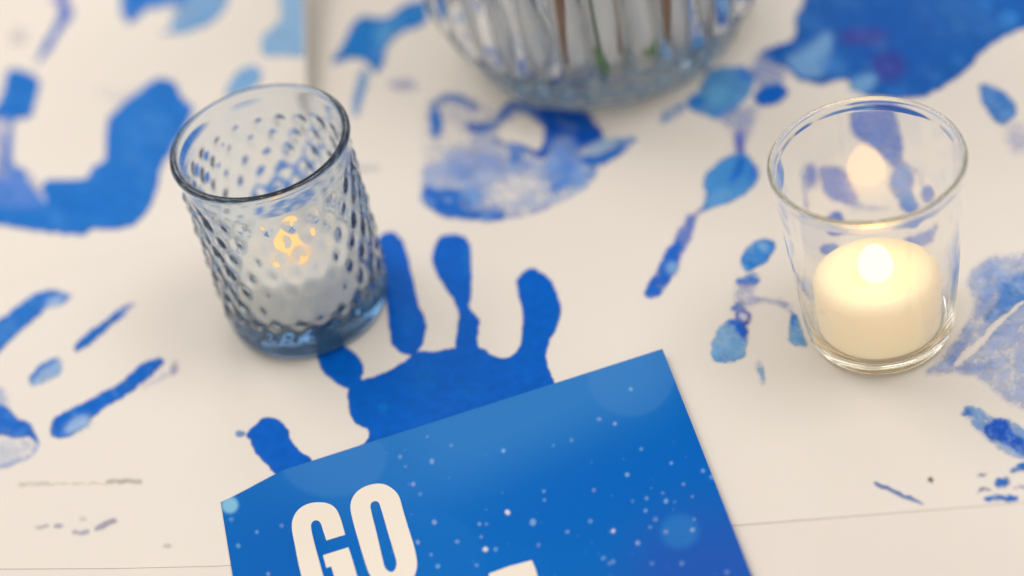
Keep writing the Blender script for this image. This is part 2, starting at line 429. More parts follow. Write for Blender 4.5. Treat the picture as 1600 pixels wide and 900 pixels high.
c.ell(735, 308, 20, 16, (105,150,216), .8, 4)
c.stroke([(908,252),(941,248),(962,238),(978,226)], [11,15,13,5], (0,104,196), .97, 1.8)
c.stroke([(922,252),(928,262),(924,276)], [14,10,7], (25,108,198), .9, 2)
c.stroke([(925,232),(950,224),(990,218)], [12,12,5], (150,185,218), .85, 3); c.stroke([(966,226),(990,219)], [7,4], (70,115,205), .8, 2)
c.stroke([(865,296),(888,280)], [15,14], (85,132,210), .85, 3)
c.ell(905, 275, 16, 20, (140,172,220), .7, 5, rot=25)
c.put([(700,262),(722,252),(742,262),(735,280),(712,282)], (70,125,208), .55, 5, grain=.4)
c.put([(690,300),(740,318),(790,322),(786,334),(730,330)], (20,100,196), .6, 4, grain=.4)
c.put([(845,262),(872,252),(900,262),(918,278),(890,292),(862,284)], (70,128,210), .6, 4, grain=.5)
c.put([(752,245),(800,248),(830,256),(818,272),(770,268)], (100,140,214), .55, 4, grain=.6)
c.erase([(770,290),(800,280),(835,292),(820,314),(785,312)], .5, 5)
c.erase([(690,205),(720,200),(735,222),(705,232)], .6, 5)
c.stroke([(790,341),(830,334),(862,322)], [3,4,3], (150,150,205), .6, 1.5)
c.mottle(.32, .55, 15, (170, 194, 226), (60, 118, 205))
make_print(c, sheet, flat, 'patchy half-dry blue palm print in front of the vase')
# --- big dark palm top right with its two fingers
c = Canvas(990, -160, 1760, 480, 61)
FB = (33, 97, 181)
c.put([(1256,0),(1244,22),(1242,58),(1229,67),(1189,82),(1202,96),(1229,107),(1247,124),(1273,131),(1300,129),(1322,124),(1349,147),(1380,151),(1416,153),(1451,147),(1482,129),(1513,107),(1531,84),(1553,67),(1600,44),(1670,20),(1720,-30),(1700,-120),(1300,-130)], FB, 1, 1.6)
c.ell(1400, 60, 90, 60, (28,88,182), .5, 20); c.ell(1480, 30, 60, 40, (50,105,180), .5, 18)
c.put([(1229,92),(1264,72),(1296,49),(1299,80),(1292,112),(1264,122),(1240,110)], (125,168,215), .9, 4)
c.ell(1300, 102, 24, 16, (60,125,200), .7, 6)
c.ell(1350, 58, 40, 13, (72,62,152), .75, 5); c.ell(1388, 104, 27, 24, (66,62,155), .75, 6, rot=20)
c.ell(1350, 131, 22, 13, (120,168,215), .85, 4, rot=-20); c.ell(1405, 145, 16, 7, (50,115,200), .8, 3)
c.ell(1576, 30, 16, 12, (62,132,210), .85, 4); c.ell(1540, 4, 12, 8, (60,128,206), .6, 4)
c.put([(1184,84),(1207,95),(1228,115),(1210,138),(1178,128)], (140,158,214), .6, 4)
c.put([(1073,156),(1091,142),(1108,112),(1150,104),(1167,107),(1178,129),(1158,164),(1122,182),(1082,172)], (90,152,214), .95, 2.2, grain=.12)
c.ell(1120, 150, 22, 12, (110,175,212), .6, 6); c.ell(1090, 160, 13, 9, (35,112,202), .9, 3); c.ell(1166, 118, 14, 10, (60,115,208), .8, 4); c.ell(1130, 176, 22, 6, (40,125,208), .7, 3, rot=-10)
c.ell(1204, 148, 27, 16, (15,102,202), .98, 2, rot=-18)
c.stroke([(1034,190),(1048,178),(1068,166)], [12,16,10], (105,152,210), .75, 3, grain=.3)
c.put([(1122,182),(1180,166),(1173,204),(1160,226),(1146,205)], (160,170,216), .55, 4)
c.stroke([(1156,206),(1154,222),(1158,242)], [9,16,12], (85,105,205), .85, 3)
c.put([(1144,242),(1167,244),(1184,271),(1176,293),(1149,311),(1113,324),(1094,328),(1104,311),(1100,280),(1118,258)], (78,146,216), .97, 1.8)
c.stroke([(1160,248),(1154,268),(1140,285)], [12,14,8], (30,104,204), .85, 3); c.ell(1125, 308, 22, 9, (110,165,218), .7, 4, rot=-25); c.ell(1177,270,8,14,(50,110,208),.7,3)
c.stroke([(1094,328),(1086,338)], [8,4], (130,130,205), .6, 2)
c.stroke([(1082,338),(1070,368),(1055,396),(1040,425)], [12,22,22,26], (95,120,210), .85, 2.2, grain=.3, gang=1.9)
c.stroke([(1062,380),(1050,398),(1038,428),(1022,452),(1008,460)], [14,22,28,24,8], (38,104,204), .95, 1.8, grain=.15)
c.ell(1051, 419, 9, 11, (135,170,220), .9, 3, rot=20); c.ell(1068,366,7,9,(120,140,215),.7,3)
c.mottle(.22, .35, 20, (95, 150, 212))
make_print(c, sheet, flat, 'dark blue palm print at the top right with long broken finger marks')
# --- print under the clear glass
c = Canvas(1220, 150, 1500, 400, 71)
c.put([(1324,165),(1367,158),(1403,164),(1413,203),(1416,237),(1400,258),(1376,231),(1337,205)], (98,130,208), .9, 2, grain=.25)
c.ell(1345, 192, 20, 12, (85,120,205), .7, 5)
c.put([(1238,262),(1262,252),(1270,285),(1245,292)], (165,165,215), .6, 4); c.ell(1258, 266, 7, 14, (130,145,212), .7, 3)
c.put([(1272,259),(1306,256),(1322,270),(1339,309),(1348,322),(1317,317),(1289,303),(1278,281)], (118,142,212), .9, 3, grain=.25)
c.stroke([(1300,300),(1325,313)], [14,10], (95,125,208), .8, 3)
c.put([(1240,285),(1250,300),(1256,330),(1247,320)], (165,165,215), .5, 3)
c.put([(1394,270),(1417,250),(1433,275),(1428,298),(1441,325),(1424,336),(1406,314),(1394,292)], (115,155,216), .9, 2.6, grain=.2)
c.stroke([(1412,318),(1430,334)], [12,14], (70,112,208), .85, 2.5)
c.stroke([(1400,245),(1440,262),(1448,285)], [6,8,6], (165,168,215), .5, 3)
c.ell(1457, 300, 12, 14, (115,140,212), .85, 3); c.ell(1303, 341, 14, 11, (75,118,208), .95, 2)
c.stroke([(1390,325),(1350,325),(1330,330)], [3,6,3], (175,172,215), .5, 3)
c.ell(1292, 378, 17, 10, (120,145,212), .9, 2.5, rot=-12)
c.put([(1412,364),(1450,346),(1470,333),(1458,370),(1435,374)], (140,155,215), .85, 3)
c.mottle(.25, .5, 14, (165, 182, 224), (80, 120, 208))
make_print(c, sheet, flat, 'broken lavender blue print under the clear candle glass')
# --- finger marks left of the clear glass
c = Canvas(1090, 355, 1280, 620, 81)
c.put([(1157,405),(1167,387),(1190,374),(1211,380),(1204,401),(1181,417),(1167,424),(1160,417)], (62,134,212), .97, 1.6); c.ell(1188,392,13,8,(95,160,220),.6,4,rot=-30)
c.ell(1168, 439, 18, 7, (38,112,208), .95, 2, rot=-8); c.ell(1178,430,10,4,(150,170,220),.6,2)
c.put([(1155,445),(1178,445),(1175,462),(1190,470),(1165,480),(1150,470)], (180,180,218), .55, 4)
c.ell(1153, 480, 11, 7, (80,120,205), .85, 2.5); c.ell(1162, 497, 12, 12, (75,85,185), .85, 2); c.ell(1161, 496, 6, 6, (215,210,225), .9, 2)
c.put([(1134,503),(1153,501),(1164,522),(1164,555),(1139,566),(1115,562),(1113,536),(1122,513)], (118,170,222), .95, 1.8, grain=.12)
c.stroke([(1140,503),(1158,515),(1162,530)], [10,18,8], (25,90,200), .9, 2.5)
c.stroke([(1175,468),(1205,470),(1228,478),(1241,497)], [5,6,9,5], (170,172,214), .6, 2.5)
c.put([(1239,489),(1248,499),(1260,541),(1245,540),(1232,531),(1234,517)], (110,165,218), .9, 2); c.stroke([(1241,494),(1243,512)], [7,12], (40,112,204), .9, 2)
c.stroke([(1184,567),(1190,580),(1192,599)], [7,9,5], (140,178,216), .7, 2.5)
c.mottle(.45, .5, 11, (165, 195, 228), (30, 100, 200))
make_print(c, sheet, flat, 'row of small broken finger marks left of the clear glass', 'fingerprint_marks')
c = Canvas(1510, 115, 1640, 250, 83)
c.put([(1530,135),(1545,133),(1570,145),(1588,170),(1583,185),(1565,195),(1550,185),(1537,165)], (68,128,205), .97, 2, grain=.12); c.ell(1575,178,8,8,(100,155,215),.6,3)
c.ell(1592, 216, 20, 22, (190,188,218), .55, 6, grain=.4)
c.mottle(.3, .4, 10)
make_print(c, sheet, flat, 'single blue fingertip dab at the right edge', 'fingerprint_marks')
# --- right smear
c = Canvas(1430, 370, 1720, 660, 91)
c.put([(1517,427),(1542,406),(1573,401),(1600,396),(1660,390),(1690,450),(1690,600),(1660,650),(1600,637),(1568,621),(1532,590),(1491,582),(1446,584),(1471,560),(1506,514),(1526,473),(1512,450)], (176,186,222), .85, 4, grain=.5, gang=-.75)
c.put([(1558,440),(1600,427),(1660,425),(1670,480),(1600,478),(1568,504),(1537,500),(1563,463)], (72,130,205), .92, 4, grain=.2, gang=-.7)
c.put([(1535,420),(1560,405),(1570,430),(1550,470),(1530,490)], (130,160,215), .6, 6, grain=.5, gang=-.9)
c.stroke([(1484,572),(1506,535),(1515,512)], [14,16,10], (110,135,205), .7, 4, grain=.5)
c.stroke([(1500,575),(1540,572),(1575,560)], [8,10,8], (130,155,215), .6, 4, grain=.4)
c.stroke([(1540,530),(1580,505)], [10,14], (120,155,215), .6, 4, grain=.4)
c.estroke([(1598,470),(1560,505),(1520,545),(1492,570)], [7,9,12,9], .95, 1.5)
c.estroke([(1581,550),(1583,598)], [6,5], .6, 2); c.estroke([(1600,520),(1640,530)], [8,8], .6, 2)
c.mottle(.35, .4, 13, (205, 210, 228), (110, 145, 212))
make_print(c, sheet, flat, 'pale lavender palm smear with a scratched line at the right edge')
# --- lower right print
c = Canvas(1350, 620, 1720, 800, 95)
c.put([(1504,639),(1527,637),(1553,652),(1576,656),(1600,671),(1650,690),(1690,740),(1650,735),(1600,718),(1572,708),(1546,690),(1515,660)], (125,162,220), .85, 2, grain=.55, gang=.6)
c.put([(1538,670),(1557,654),(1572,660),(1582,677),(1600,686),(1650,705),(1640,722),(1600,711),(1568,693),(1545,683)], (22,84,192), .97, 1.8, grain=.12)
c.stroke([(1506,643),(1520,645)], [10,10], (60,115,200), .8, 2)
c.stroke([(1560,696),(1590,710)], [8,6], (190,205,225), .6, 2)
c.stroke([(1580,736),(1600,729),(1640,722)], [6,11,12], (20,108,196), .95, 1.6)
c.ell(1566, 754, 13, 7, (20,105,196), .95, 1.6); c.stroke([(1538,781),(1560,778),(1589,779)], [7,10,6], (25,112,204), .95, 1.6)
c.stroke([(1528,772),(1536,763),(1548,766)], [3,5,3], (140,130,170), .7, 1.5); c.ell(1534, 742, 8, 3, (140,135,180), .7, 1.5); c.stroke([(1582,764),(1604,760)], [3,3], (130,130,185), .6, 1.5)
c.mottle(.35, .6, 9, (160, 190, 228))
c.stroke([(1366,754),(1385,763),(1410,774),(1442,788)], [3,5,6,2], (100,130,190), .9, 1.2)
c.ell(1454, 749, 5, 3.2, (110,105,105), .8, 1.2)
make_print(c, sheet, flat, 'streaky dark blue print with small strokes at the lower right')
# --- lower left print
c = Canvas(-160, 430, 300, 745, 101)
c.put([(0,500),(48,463),(80,452),(107,460),(101,473),(75,479),(59,495),(32,516),(0,548),(-50,590),(-80,570),(-40,527)], (45,116,202), .97, 1.6); c.ell(85,472,16,6,(175,195,228),.75,3,rot=-20)
c.stroke([(101,466),(112,462)], [8,3], (160,180,222), .6, 2)
c.stroke([(120,545),(149,521),(181,495),(205,474)], [10,14,11,3], (42,110,200), .97, 1.4)
c.stroke([(190,490),(212,472)], [8,4], (180,185,220), .5, 3)
c.put([(48,596),(59,577),(85,561),(96,567),(91,585),(69,599),(53,601)], (150,180,222), .85, 2); c.stroke([(50,594),(62,577),(88,563)], [7,9,6], (55,115,202), .9, 1.6)
c.put([(80,660),(96,647),(139,625),(192,596),(213,575),(245,560),(256,564),(245,580),(213,604),(187,623),(160,639),(144,655),(123,673),(96,684),(80,681)], (28,104,200), .98, 1.5)
c.ell(122, 664, 24, 10, (165,192,228), .85, 4, rot=-24)
c.stroke([(222,604),(250,592),(270,580)], [5,6,5], (205,205,225), .5, 3); c.ell(273, 574, 5, 10, (165,165,195), .7, 2.5, rot=15)
c.put([(-60,600),(0,630),(21,649),(50,668),(60,694),(45,683),(21,684),(0,681),(-60,690)], (38,106,200), .97, 1.8)
c.stroke([(60,690),(46,712),(0,728),(-40,732)], [6,6,8,6], (170,180,220), .7, 2.2); c.put([(-40,688),(20,688),(50,690),(40,708),(0,722),(-40,724)], (205,208,226), .5, 4)
c.put([(-30,610),(0,606),(14,628),(-10,630)], (180,190,225), .6, 4)
c.mottle(.25, .45, 12, (110, 158, 218))
make_print(c, sheet, flat, 'slanting blue finger strokes at the left edge')
c = Canvas(0, 735, 300, 870, 105)
c.stroke([(30,757),(75,757)], [5,5], (205,196,188), .5, 2); c.stroke([(168,753),(222,752)], [6,6], (182,172,165), .55, 1.8)
c.stroke([(75,757),(168,755)], [2,2], (215,205,196), .6, 1.5)
c.stroke([(56,824),(76,823)], [4,4], (185,178,182), .6, 2); c.ell(92, 822, 7, 5, (165,160,182), .6, 2); c.stroke([(115,833),(138,831)], [5,5], (165,162,190), .6, 2)
c.stroke([(150,827),(164,820),(178,812)], [6,8,7], (160,155,180), .65, 2); c.ell(262, 852, 6, 3, (200,190,182), .6, 2); c.ell(128,811,6,3,(205,200,196),.6,2)
make_print(c, sheet, flat, 'faint grey smudges on the paper at the lower left', 'pencil_smudge')
# --- marks seen inside the blue glass
c = Canvas(300, 150, 600, 340, 111)
c.stroke([(340,185),(348,215),(340,240)], [10,16,8], (110,150,215), .8, 3); c.put([(395,205),(440,180),(470,185),(450,215),(410,225)], (130,165,218), .8, 4, grain=.3)
c.put([(440,230),(480,210),(500,240),(490,275),(455,270)], (100,145,215), .85, 3, grain=.3); c.put([(400,290),(440,270),(480,285),(460,315),(410,315)], (85,140,212), .85, 3)
c.stroke([(500,190),(515,225),(530,250)], [12,14,10], (120,155,215), .7, 4)
c.stroke([(555,262),(575,262),(592,263)], [3,4,3], (175,172,190), .6, 2)
make_print(c, sheet2 if False else sheet, lambda x, y: np.full_like(x, SH + .0006), 'broken light blue print under the blue glass')

# ------------------------------------------------------------------ the card
TR = at(1035, 545, .003); BR = at(1175, 900, .003); TL = at(440, 735, .003)
vdir = (BR - TR)[:2]; vdir /= np.linalg.norm(vdir)
udir = (TL - TR)[:2]; udir /= np.linalg.norm(udir)
Q0 = at(345, 785, .0008); M2 = np.linalg.inv(np.stack([udir, vdir], 1)); q = M2 @ (Q0 - TR)[:2]
CW, DROP = q[0], q[1]                     # card width, how far the tired corner falls back
u440 = (M2 @ (TL - TR)[:2])[0]
CH = .145
def card_z(u, v):
    t = np.clip((u - u440 + .004) / (CW - u440 + .004), 0, 1)
    return .003 - .0020 * t * t * (3 - 2 * t)
def card_xy(u, v):
    t = np.clip((u - u440) / (CW - u440), 0, 1)
    vv = v + DROP * t * np.clip(1 - v / .03, 0, 1)
    return TR[0] + udir[0] * u + vdir[0] * vv, TR[1] + udir[1] * u + vdir[1] * vv
c = Canvas(320, 520, 1300, 1010, 121); c.warp = 0
c.rgb[:] = base((12, 104, 188)); c.a[:] = 1
def cdab(*a, **k): c.ell(*a, **k)
cdab(760, 640, 330, 95, (58,125,196), .95, 38, rot=-17); cdab(520, 760, 170, 70, (42,112,190), .7, 35, rot=-17)
cdab(430, 860, 80, 90, (18,98,184), .8, 30); cdab(960, 760, 200, 70, (6,100,190), .7, 35, rot=-17)
cdab(1130, 900, 150, 110, (46,90,180), .95, 38); cdab(1080, 1000, 330, 60, (46,88,180), .9, 36); cdab(1120, 700, 40, 120, (0,98,188), .6, 25, rot=-20)
cdab(985, 585, 69, 66, (82,138,202), .28, 2.2); cdab(520, 715, 84, 62, (82,138,200), .25, 2.5); cdab(660, 890, 100, 95, (38,112,194), .35, 2.5)
cdab(1062, 830, 30, 27, (62,140,205), .38, 4); cdab(359, 789, 13, 13, (140,195,222), .85, 2); cdab(800,900,60,50,(30,108,196),.3,5)
dots = [(632,295,3,.5),(700,320,4,.5),(848,335,5,.75),(645,365,6,.6),(555,352,4,.5),(592,430,6,.55),(612,458,5,.4),(860,510,6.5,1),(932,538,7,.6),(963,450,5,.55),(965,475,4,.5),(797,615,6,1),(826,615,5,.65),(652,538,6,.55),(605,595,5,.6),(643,630,4,.55),(662,663,5.5,.8),(1120,245,5,.5),(1165,258,5,.6),(1210,160,5,.7),(1042,305,5,.4),(1240,330,4,.5),(1325,370,4.5,.8),(1200,403,6,.65),(1105,447,5,.4),(1415,392,5,.6),(1440,410,5,.6),(1360,430,4,.6),(1310,478,5,.7),(1255,470,4.5,.5),(1252,505,4.5,.65),(1160,563,4.5,.9),(1230,597,5.5,.75),(1385,560,5,.65),(1390,530,4,.5),(1310,565,5,.5),(1132,640,5,.65),(1160,650,4,.5),(1270,655,5,.4),(1483,680,5,.5),(95,605,5,.6),(148,566,4.5,.65),(75,530,5,.4),(180,685,4,.7),(218,548,4.5,.4),(717,593,5,.4),(948,603,4.5,.45),(780,543,4,.5),(800,543,4,.4),(1030,565,4.5,.4),(1095,535,5,.45),(570,380,4,.4),(990,320,4,.3),(1355,655,5,.4),(1280,530,5,.4),(772,660,4,.6),(785,580,4,.35),(1150,655,4,.4),(1215,478,4,.3),(1300,455,3,.5),(1335,480,3,.4),(1265,552,4,.5),(1385,465,3,.5)]
for x, y, r, a in dots:
    col = (228, 222, 236) if a > .85 else random.choice([(150,190,228),(165,180,232),(130,180,228),(175,195,230)])
    c.ell(320 + x / 1.818, 520 + y / 1.818, r * random.uniform(.55, .8), r * random.uniform(.5, .75), col, a * .9, 1.0, rot=random.uniform(0, 90))
g = np.random.default_rng(5)
for _ in range(75):
    c.ell(g.uniform(600, 1240), g.uniform(690, 1000), g.uniform(1, 1.8), g.uniform(1, 1.8), (110, 160, 220), g.uniform(.15, .5), .7)
for _ in range(26):
    c.ell(g.uniform(370, 1240), g.uniform(905, 1000), g.uniform(2, 4), g.uniform(2, 4), (160, 190, 230), g.uniform(.3, .8), .8)
P_ = .00036
us = np.linspace(0, CW, int(CW / P_)); vsr = np.linspace(0, CH, int(CH / P_))
U, Vv = np.meshgrid(us, vsr)
X, Y = card_xy(U, Vv); Z = card_z(U, Vv)
px, py = pr(np.stack([X, Y, Z], -1)); D = c.sample(px, py); D[..., 3] = 1
mask = py > 1005
D[mask, :3] = base((30, 92, 186))
ny, nx = U.shape; idx = np.arange(ny * nx).reshape(ny, nx)
Q = np.stack([idx[:-1, :-1], idx[1:, :-1], idx[1:, 1:], idx[:-1, 1:]], -1).reshape(-1, 4)
me = fast_mesh('card_sheet', np.stack([X, Y, Z], -1).reshape(-1, 3), Q)
a_ = me.attributes.new('pigment', 'FLOAT_COLOR', 'POINT'); a_.data.foreach_set('color', D.astype(np.float32).ravel())
cardm, nt, b = pmat('printed_card', rough=.5); b.inputs['Specular IOR Level'].default_value = .05
att = nt.nodes.new('ShaderNodeAttribute'); att.attribute_name = 'pigment'; nt.links.new(att.outputs['Color'], b.inputs['Base Color'])
cen = ((TR + Q0) / 2); cen[2] = 0
card = empty('card', (0, 0, 0)); tag(card, 'blue printed card reading GO with pale bokeh dots, covering the palm of the solid handprint', 'card')
cs = link('card_sheet', me, cardm, card)
if me.polygons[0].normal.z < 0: me.flip_normals()
sol = cs.modifiers.new('thickness', 'SOLIDIFY'); sol.thickness = .0007; sol.offset = -1; sol.material_offset_rim = 1
core, _, _ = pmat('card_white_core', (.80, .77, .73), .7); me.materials.append(core)
letterm, _, _ = pmat('cream_ink', tuple(base((236, 222, 210))), .45)
def zoomed(P): return [(420 + x / 3.3333, 720 + y / 3.3333) for x, y in P]
def letter(outer, holes=(), smooth=True, label=None):
    loops = [outer] + list(holes)
    L3 = [[Vector(at(x, y, .00312)) for x, y in (catmull(l, 5) if smooth else l)] for l in loops]
    tris = tessellate_polygon(L3); V = [v for l in L3 for v in l]
    me = mesh('letter', V, [tuple(t) for t in tris])
    bm = bmesh.new(); bm.from_mesh(me)
    for f in bm.faces:
        if f.normal.z < 0: f.normal_flip()
    bm.to_mesh(me); bm.free()
    o = link('letter', me, letterm, card, smooth=False)
    if label: o['label'] = label
def outline(P, hard):                      # smooth between the sharp corners
    h = sorted(hard); out = []
    for a, b in zip(h, h[1:] + [h[0] + len(P)]):
        span = [P[k % len(P)] for k in range(a, b + 1)]
        out += [tuple(q) for q in (catmull(span, 6, False)[:-1] if len(span) > 2 else span[:1])]
    return out
G = [(120,350),(130,290),(165,245),(220,220),(290,218),(340,240),(370,290),(398,385),(300,415),(285,370),(270,325),(250,310),(228,318),(220,345),(235,420),(262,520),(290,620),(310,660),(335,668),(350,650),(345,620),(325,550),(300,558),(282,492),(415,450),(440,530),(470,640),(490,740),(455,748),(430,735),(400,765),(340,780),(280,770),(225,730),(190,670),(160,560),(138,450)]
letter(zoomed(outline(G, {7, 8, 21, 22, 23, 24, 27, 28})), smooth=False, label='cream letter G')
O = [(425,240),(440,185),(480,145),(540,122),(600,122),(650,150),(680,190),(700,260),(730,360),(760,460),(772,540),(758,600),(725,645),(670,668),(615,668),(570,645),(530,600),(505,540),(470,425),(440,320)]
Oi = [(530,230),(545,212),(570,215),(585,250),(620,370),(650,470),(665,530),(655,570),(630,578),(605,555),(590,500),(560,370),(535,270)]
letter(zoomed(O), [zoomed(Oi)], label='cream letter O')
letter(zoomed([(1145,588),(1255,548),(1370,518),(1388,560),(1560,1160),(1430,1200),(1300,1240)]), smooth=False, label='cream letter of the second line, cut by the picture edge')

# ------------------------------------------------------------------ lathe with displacement
def lathe(name, prof, seg, disp=None, outer_count=None):
    V, Q = [], []
    n = len(prof)
    for k, (r, z) in enumerate(prof):
        for i in range(seg):
            a = 2 * math.pi * i / seg
            rr = r
            if disp is not None and (outer_count is None or k < outer_count): rr = r + disp(a, z, r)
            V.append((rr * math.cos(a), rr * math.sin(a), z))
    for k in range(n - 1):
        for i in range(seg):
            j = (i + 1) % seg
            Q.append((k * seg + i, k * seg + j, (k + 1) * seg + j, (k + 1) * seg + i))
    me = bpy.data.meshes.new(name); me.from_pydata(V, [], Q)
    # caps where the profile meets the axis
    bm = bmesh.new(); bm.from_mesh(me)
    bmesh.ops.remove_doubles(bm, verts=bm.verts, dist=1e-6)
    bmesh.ops.recalc_face_normals(bm, faces=bm.faces)
    bm.to_mesh(me); bm.free()
    return me

def dense(prof, step):
    out = []
    for (r1, z1), (r2, z2) in zip(prof[:-1], prof[1:]):
        n = max(1, int(math.hypot(r2 - r1, z2 - z1) / step))
        out += [(r1 + (r2 - r1) * i / n, z1 + (z2 - z1) * i / n) for i in range(n)]
    return out + [prof[-1]]
def smooth_prof(P, n=6): return [tuple(p) for p in catmull(P, n, False)]

# ------------------------------------------------------------------ candles
wax, nt, b = pmat('ivory_wax', (.92, .84, .67), .45)
b.inputs['Subsurface Weight'].default_value = .7; b.inputs['Subsurface Radius'].default_value = (1, .62, .3); b.inputs['Subsurface Scale'].default_value = .012
b.inputs['Emission Color'].default_value = (1, .75, .38, 1); b.inputs['Emission Strength'].default_value = .31      # glow put into the wax itself, no lamp inside it
wax_faint_glow, _, b = pmat('grey_ivory_wax', (.86, .85, .81), .5); b.inputs['Subsurface Weight'].default_value = .5; b.inputs['Subsurface Scale'].default_value = .01
b.inputs['Subsurface Radius'].default_value = (1, .7, .4)
b.inputs['Emission Color'].default_value = (1, .86, .66, 1); b.inputs['Emission Strength'].default_value = .13  # weak glow added to lighten this duller wax
def flame_mat(strength, name):
    fm = bpy.data.materials.new(name); fm.use_nodes = True; nt = fm.node_tree; nt.nodes.remove(nt.nodes['Principled BSDF'])
    em = nt.nodes.new('ShaderNodeEmission'); em.inputs[0].default_value = (1, .52, .17, 1); em.inputs[1].default_value = strength
    nt.links.new(em.outputs[0], nt.nodes['Material Output'].inputs['Surface'])
    return fm
def candle(loc, z0, rad, h, strength, label, fname, wax=wax):
    root = empty('flameless_candle', (loc[0], loc[1], z0))
    tag(root, label, 'candle', 'flameless candles inside the two glasses')
    prof = smooth_prof([(0, 0), (rad * .9, 0), (rad, .0012), (rad, h * .5), (rad * .995, h - .0042), (rad * .95, h - .0014), (rad * .84, h), (rad * .62, h - .0008), (rad * .3, h - .0022), (0, h - .0024)], 5)
    prof = [(max(r, 0), z) for r, z in prof]
    link('wax_body', lathe('wax_body', prof, 72, lambda a, z, r: .00012 * math.sin(5 * a + 40 * z)), wax, root)
    fr, fh = (.0053, .0138) if strength > 3 else (.0036, .0100)
    fp = smooth_prof([(0, 0), (fr * .55, .0004), (fr * .9, fh * .16), (fr, fh * .34), (fr * .92, fh * .58), (fr * .60, fh * .82), (fr * .22, fh * .96), (0, fh)], 5)
    fp = [(max(r, 0), z) for r, z in fp]
    o = link('flame_bulb', lathe('flame_bulb', fp, 32), flame_mat(strength, fname), root); o.location = (0, 0, h - .0022)
    return root

# ------------------------------------------------------------------ blue pressed glass holder
BB = at(486, 478)
NB, ROWP = 23, .0070
JIT = [[(random.uniform(-.0006, .0006), random.uniform(-.0007, .0007), random.uniform(.75, 1.2)) for _ in range(64)] for _ in range(16)]
def bumps(a, z, r):
    lo, hi = .0100, .0605
    if z < lo - .002 or z > hi + .002 or r < .02: return 0
    row = (z - lo) / ROWP; h = 0
    for rr in (math.floor(row), math.floor(row) + 1):
        t = a / (2 * math.pi) * NB + .5 * (rr % 2); kk = round(t)
        jx, jz, js = JIT[rr % 16][kk % NB]
        da = (t - kk) * 2 * math.pi / NB * .028 - jx; dz = z - lo - rr * ROWP - jz
        h = max(h, js * math.exp(-(da / .0019) ** 2 - (dz / .0028) ** 2))
    f = min(1, max(0, (z - lo + .002) / .003)) * min(1, max(0, (hi + .002 - z) / .003))
    return .0009 * h * f
BASE = smooth_prof([(0, .0016), (.012, .0014), (.0200, .0006), (.0236, 0), (.0262, .0010), (.0275, .0036), (.0277, .007), (.0276, .012)], 4)
WALL = [(.0276 + .0002 * i / 90, .012 + .051 * i / 90) for i in range(1, 91)]
RIM = smooth_prof([(.0278, .0632), (.0281, .066), (.0288, .0692), (.0293, .0710), (.0290, .0722), (.0280, .0726), (.0269, .0720), (.0262, .0700), (.0256, .066)], 4)
INN = smooth_prof([(.0255, .0655), (.0250, .045), (.0246, .02), (.0243, .015), (.0232, .0112), (.018, .0096), (.009, .009), (0, .009)], 5)
BASE = dense(BASE, .0006)
outer = BASE + WALL
prof = [(max(r, 0), z) for r, z in outer + RIM + INN[1:]]
hb = empty('candle_holder', (BB[0], BB[1], SH + .0003), .12)
tag(hb, 'smoky blue pressed glass candle holder with dimpled sides, beside the solid handprint', 'candle holder')
link('glass_body', lathe('blue_glass_body', prof, 384, bumps, len(outer)), g_blue, hb)
candle(BB, SH + .0003 + .0102, .0205, .0170, 1.5, 'ivory flameless candle inside the dimpled blue glass', 'candle_glow', wax_faint_glow)

# ------------------------------------------------------------------ clear glass holder
CB = at(1376, 512)
BASE = smooth_prof([(0, .0012), (.014, .0010), (.0188, 0), (.0214, .0007), (.0229, .0030), (.0236, .0070)], 5)
WALL = smooth_prof([(.0236, .0070), (.0246, .018), (.0262, .0362), (.0276, .054), (.0286, .0655)], 8)
RIM = smooth_prof([(.0286, .0655), (.0292, .0677), (.0292, .0693), (.0284, .0699), (.0275, .0693), (.0270, .0675)], 5)
INN = smooth_prof([(.0270, .0675), (.0262, .054), (.0250, .035), (.0234, .018), (.0220, .0080), (.0200, .0050), (.012, .0040), (0, .0038)], 8)
prof = [(max(r, 0), z) for r, z in BASE + WALL[1:] + RIM[1:] + INN[1:]]
hc = empty('candle_holder', (CB[0], CB[1], SH + .0001))
tag(hc, 'clear tapered glass candle holder with a glowing candle, near the right edge', 'candle holder')
link('glass_body', lathe('clear_glass_body', prof, 160, lambda a, z, r: .00012 * math.sin(3 * a + 60 * z) if r > .01 else 0), g_clear, hc)
candle(CB, SH + .0001 + .0052, .0196, .0200, 5.0, 'glowing ivory flameless candle inside the clear glass', 'candle_glow_bright')

# ------------------------------------------------------------------ ribbed vase
VB = at(948, 41)
NR = 34
def ribs(a, z, r):
    f = min(1, max(0, (z + .001) / .014)) * min(1, max(0, (.205 - z) / .01))
    if r < .035: f = 0
    return .0028 * (abs(math.cos(a * NR / 2)) ** .6 - .7) * f
VO = smooth_prof([(0, .003), (.03, .0028), (.046, 0), (.0505, .0006), (.0520, .004), (.0535, .0085), (.0580, .016), (.0630, .028), (.0655, .045), (.066, .07), (.0645, .10), (.060, .13), (.053, .16), (.0485, .185), (.051, .205), (.0535, .212)], 7)
VI = smooth_prof([(.0535, .212), (.0520, .2135), (.0500, .211), (.0475, .203), (.0450, .185), (.0495, .16), (.0565, .13), (.061, .10), (.0625, .07), (.062, .045), (.0592, .028), (.0535, .017), (.044, .0115), (.025, .0095), (0, .009)], 6)
prof = [(max(r, 0), z) for r, z in VO + VI[1:]]
vase = empty('vase', (VB[0], VB[1], SH + .0002))
tag(vase, 'large ribbed round glass vase holding cut stems, at the top edge', 'vase')
link('glass_body', lathe('vase_glass_body', prof, 480, ribs, len(VO)), g_vase, vase)

